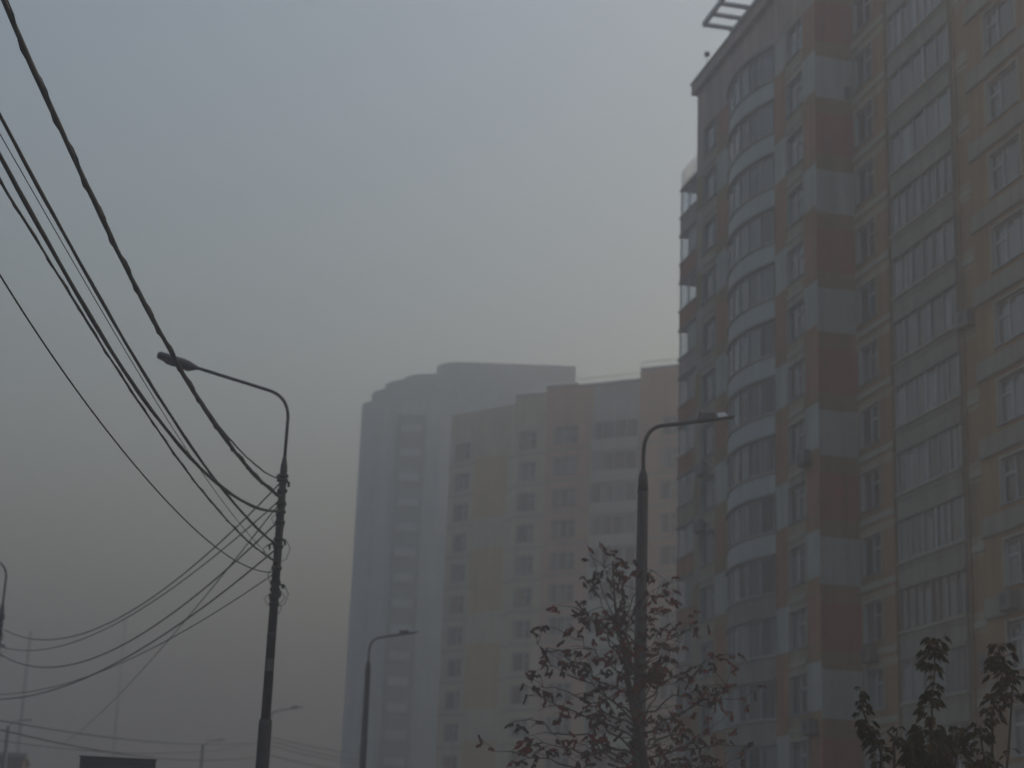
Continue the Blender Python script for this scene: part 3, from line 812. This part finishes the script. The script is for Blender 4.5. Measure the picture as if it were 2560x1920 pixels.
# ------------------------------------------------------------------ trees
def limb(mb, p, q, r0, r1, rg, sag=0.0, n=7, wig=0.06):
    p, q = Vector(p), Vector(q); L = (q-p).length; pts = []
    for k in range(n+1):
        t = k/n; v = p.lerp(q, t)
        v.z += sag*L*math.sin(t*math.pi)
        if 0 < k < n: v += Vector((rg.uniform(-1,1), rg.uniform(-1,1), rg.uniform(-1,1)))*wig*L*0.35
        pts.append(v)
    mb.tube(pts, [r0+(r1-r0)*k/n for k in range(n+1)], bark, 6)
    return pts
def leaf(mb, p, d, ln, wd, m, rg):
    """drooping pointed leaflet, bent along its midrib"""
    d = Vector(d).normalized(); s = d.cross(Vector((rg.uniform(-1,1), rg.uniform(-1,1), rg.uniform(-.3,.3))))
    if s.length < 1e-3: s = d.orthogonal()
    s.normalize(); p = Vector(p); nrm = d.cross(s)
    a = p; m1 = p+d*ln*0.35+nrm*ln*0.05; m2 = p+d*ln*0.7+Vector((0,0,-ln*0.06)); e = p+d*ln+Vector((0,0,-ln*0.18))
    mb.face([a, m1+s*wd*0.5, m1-s*wd*0.5], m)
    mb.face([m1-s*wd*0.5, m1+s*wd*0.5, m2+s*wd*0.42, m2-s*wd*0.42], m)
    mb.face([m2-s*wd*0.42, m2+s*wd*0.42, e], m)
rg = random.Random(21)
rt = thing("red_leaved_tree", "slender autumn tree with sparse dark red leaves in front of the grey lamp post", "tree", (11.0, 34.0, 0))
tb = MB(); lv = MB()
base = Vector((11.0, 34.0, 0))
trunk = [Vector(p)-base for p in [(11.0,34,0),(10.95,34,1.6),(10.85,34,3.0),(10.62,34,4.2),(10.35,34,5.2),(10.2,34,6.1),(10.0,34,7.0),(9.92,34,7.9)]]
tb.tube(trunk, [0.13,0.115,0.10,0.085,0.06,0.042,0.026,0.010], bark, 9)
ends = []
def tpt(z):
    for a, c in zip(trunk[:-1], trunk[1:]):
        if a.z <= z <= c.z: return a.lerp(c, (z-a.z)/(c.z-a.z))
    return trunk[-1].copy()
tips = []
# (start z, tip x offset from trunk axis world x, tip z)
spec = [(7.0,9.40,8.12),(7.3,10.15,7.85),(6.6,10.35,7.55),(6.4,10.75,7.2),(6.2,9.6,7.6),(6.0,11.0,7.0),(5.8,9.1,6.85),(5.6,11.35,6.5),(5.5,9.0,6.35),(5.2,11.75,6.55),
        (5.1,8.45,6.15),(5.0,12.0,6.05),(4.8,8.8,5.75),(4.8,12.1,5.5),(4.6,8.6,5.3),(4.5,11.5,5.9),(4.5,12.3,5.2),(4.3,8.35,5.15),(4.2,8.9,5.0),(4.2,12.5,4.7),(4.0,8.0,4.6),(4.0,12.9,4.4),
        (3.8,8.1,4.1),(3.8,12.6,4.0),(5.4,10.6,6.6),(5.0,9.9,6.5),(5.2,11.1,5.8),(4.4,10.0,5.6),(3.6,9.0,4.2),(3.5,12.0,3.9),(6.3,10.3,7.0),(5.9,9.8,6.9),(5.6,10.9,6.3),(4.1,11.5,4.9),(4.6,9.3,5.9),(3.4,7.9,4.1),(3.4,11.2,4.3)]
for (z0, tx, tz) in spec:
    st = tpt(z0); tip = Vector((tx, 34+rg.uniform(-1.3, 1.3), tz))-base
    r0 = 0.009+0.020*max(0.1, (7.5-z0)/4)
    pts = limb(tb, st, tip, r0, 0.006, rg, 0.05, 9, 0.10)
    tips.append((tip, 1.0))
    L = (tip-st).length
    for k in range(int(4+L*3.6)):
        j = rg.randint(2, 9); q = pts[j]
        e = q+Vector((rg.uniform(-.55,.55), rg.uniform(-.5,.5), rg.uniform(-.22,.42)))*0.9
        limb(tb, q, e, 0.008, 0.004, rg, 0.05, 4, 0.1); tips.append((e, rg.uniform(0.3, 1.0)))
for (x_, z_) in ((9.42, 8.2), (11.72, 7.0), (10.75, 7.3)):
    limb(tb, tpt(z_-2.2), Vector((x_, 34.1, z_))-base, 0.014, 0.005, rg, 0.02, 8, 0.05); tips.append((Vector((x_, 34.1, z_))-base, 1))
for (p, dens) in tips:
    if rg.random() > 0.9: continue
    mm = pick(rg, [(leaf_r, .40), (leaf_b, .48), (leaf_o, .12)])
    for c in range(rg.choice((1, 2, 2, 3))):
        q = p+Vector((rg.uniform(-.1,.1), rg.uniform(-.1,.1), rg.uniform(-.12,.08)))
        # compound leaf: drooping rachis with leaflet pairs
        d = Vector((rg.uniform(-1,1), rg.uniform(-1,1), rg.uniform(-.9,.1))).normalized()
        for k in range(5):
            o = q+d*0.032*k
            for sgn in (-1, 1):
                dd = (d*0.7+d.cross(Vector((0,0,1)))*sgn*0.9+Vector((0,0,-0.5-rg.random()*0.4)))
                leaf(lv, o, dd, rg.uniform(.05,.12), rg.uniform(.03,.055), mm if rg.random() < .8 else leaf_b, rg)
tb.build("trunk", rt); lv.build("crown", rt)

def green_tree(name_loc, label, shoots, seed):
    rg = random.Random(seed); t = thing("young_tree", label, "tree", name_loc, "young green trees at the bottom right")
    base = Vector(name_loc); tb = MB(); lv = MB()
    tb.tube([(0,0,0),(0.02,0.02,0.8),(0,0,1.7)], [0.05,0.045,0.035], bark, 8)
    for whorls in shoots:
        top = Vector(whorls[0][:3])-base
        st = Vector((0,0,1.5))
        pts = [st]+[Vector(w_[:3])-base for w_ in reversed(whorls)]
        pts[-1] = pts[-1]+Vector((0,0,0.02))
        tb.tube(pts, [0.02]+[0.013-0.008*k/len(whorls) for k in range(len(whorls))], bark, 6)
        for (x, y, z, r, n) in whorls:
            c = Vector((x, y, z))-base
            for k in range(int(n*0.6)):
                a = rg.uniform(0, 2*math.pi); el = rg.uniform(-0.35, 0.75)
                d = Vector((math.cos(a), math.sin(a), el)).normalized()
                s = c+Vector((0,0,rg.uniform(-.5,.5)*r)); e = s+d*r*rg.uniform(.25,.8)
                tb.tube([s, e], 0.003, bark, 4)
                m = leaf_g if rg.random() < .86 else leaf_y
                # palmate leaf: five lobes hanging from the stalk
                out_ = Vector((d.x, d.y, -0.75)).normalized(); sd = out_.cross(Vector((0,0,1)))
                if sd.length < .01: continue
                sd.normalize()
                for ang, ls in ((0,1.0),(-.7,.8),(.7,.8),(-1.35,.5),(1.35,.5)):
                    dd = out_*math.cos(ang)+sd*math.sin(ang)
                    leaf(lv, e, dd, r*0.62*ls, r*0.20, m, rg)
    tb.build("trunk", t); lv.build("crown", t); return t
green_tree((7.45, 15.0, 0), "young tree with drooping dark green leaves, its topmost shoot before the middle balconies",
   [[(7.46,15,3.83,.16,20),(7.46,15,3.70,.18,26),(7.45,15,3.52,.10,10),(7.42,15,3.34,.17,26),(7.42,15,3.08,.17,22),(7.40,15,2.90,.27,50),(7.42,15,2.68,.27,44)],
    [(7.75,15.2,3.05,.15,14),(7.7,15.1,2.85,.18,22),(7.65,15.1,2.6,.2,24)],
    [(7.15,14.9,2.95,.15,14),(7.2,14.9,2.7,.2,24)]], 3)
green_tree((8.1, 15.3, 0), "young tree with yellowish hanging leaves at the right edge of the picture",
   [[(8.12,15,3.83,.13,20),(8.11,15,3.68,.17,28),(8.16,15,3.52,.16,22),(8.05,15,3.38,.15,22),(8.02,15,3.22,.14,14)],
    [(7.90,15,3.12,.13,18),(7.90,15,2.98,.16,24),(7.93,15,2.80,.17,26),(7.95,15,2.65,.18,22)],
    [(8.30,15.1,3.60,.14,16),(8.28,15.1,3.42,.14,16),(8.22,15.1,2.9,.1,6)]], 4)
green_tree((6.95, 14.8, 0), "small young tree with sparse dark leaves before the red and grey banded wall",
   [[(6.73,15,3.34,.10,12),(6.74,15,3.22,.12,14),(6.80,15,3.06,.15,22),(6.88,15,2.94,.15,18),(6.92,15,2.8,.13,14),(6.9,15,2.66,.12,12)],
    [(7.08,15,3.02,.10,8),(7.04,15,2.92,.12,10)]], 5)

# ------------------------------------------------------------------ fog
hz = MB(); hz.box(-260, 330, -120, 620, -1, 62, slab_m)
ho = hz.build("haze"); ho["kind"] = "stuff"; ho.data.materials.clear()
fm_ = bpy.data.materials.new("haze_air"); fm_.use_nodes = True; t = fm_.node_tree; t.nodes.clear()
om = t.nodes.new("ShaderNodeOutputMaterial"); pv = t.nodes.new("ShaderNodeVolumePrincipled")
pv.inputs["Color"].default_value = (0.455, 0.462, 0.497, 1); pv.inputs["Density"].default_value = 0.0075
pv.inputs["Anisotropy"].default_value = 0.6
t.links.new(pv.outputs[0], om.inputs["Volume"]); ho.data.materials.append(fm_)
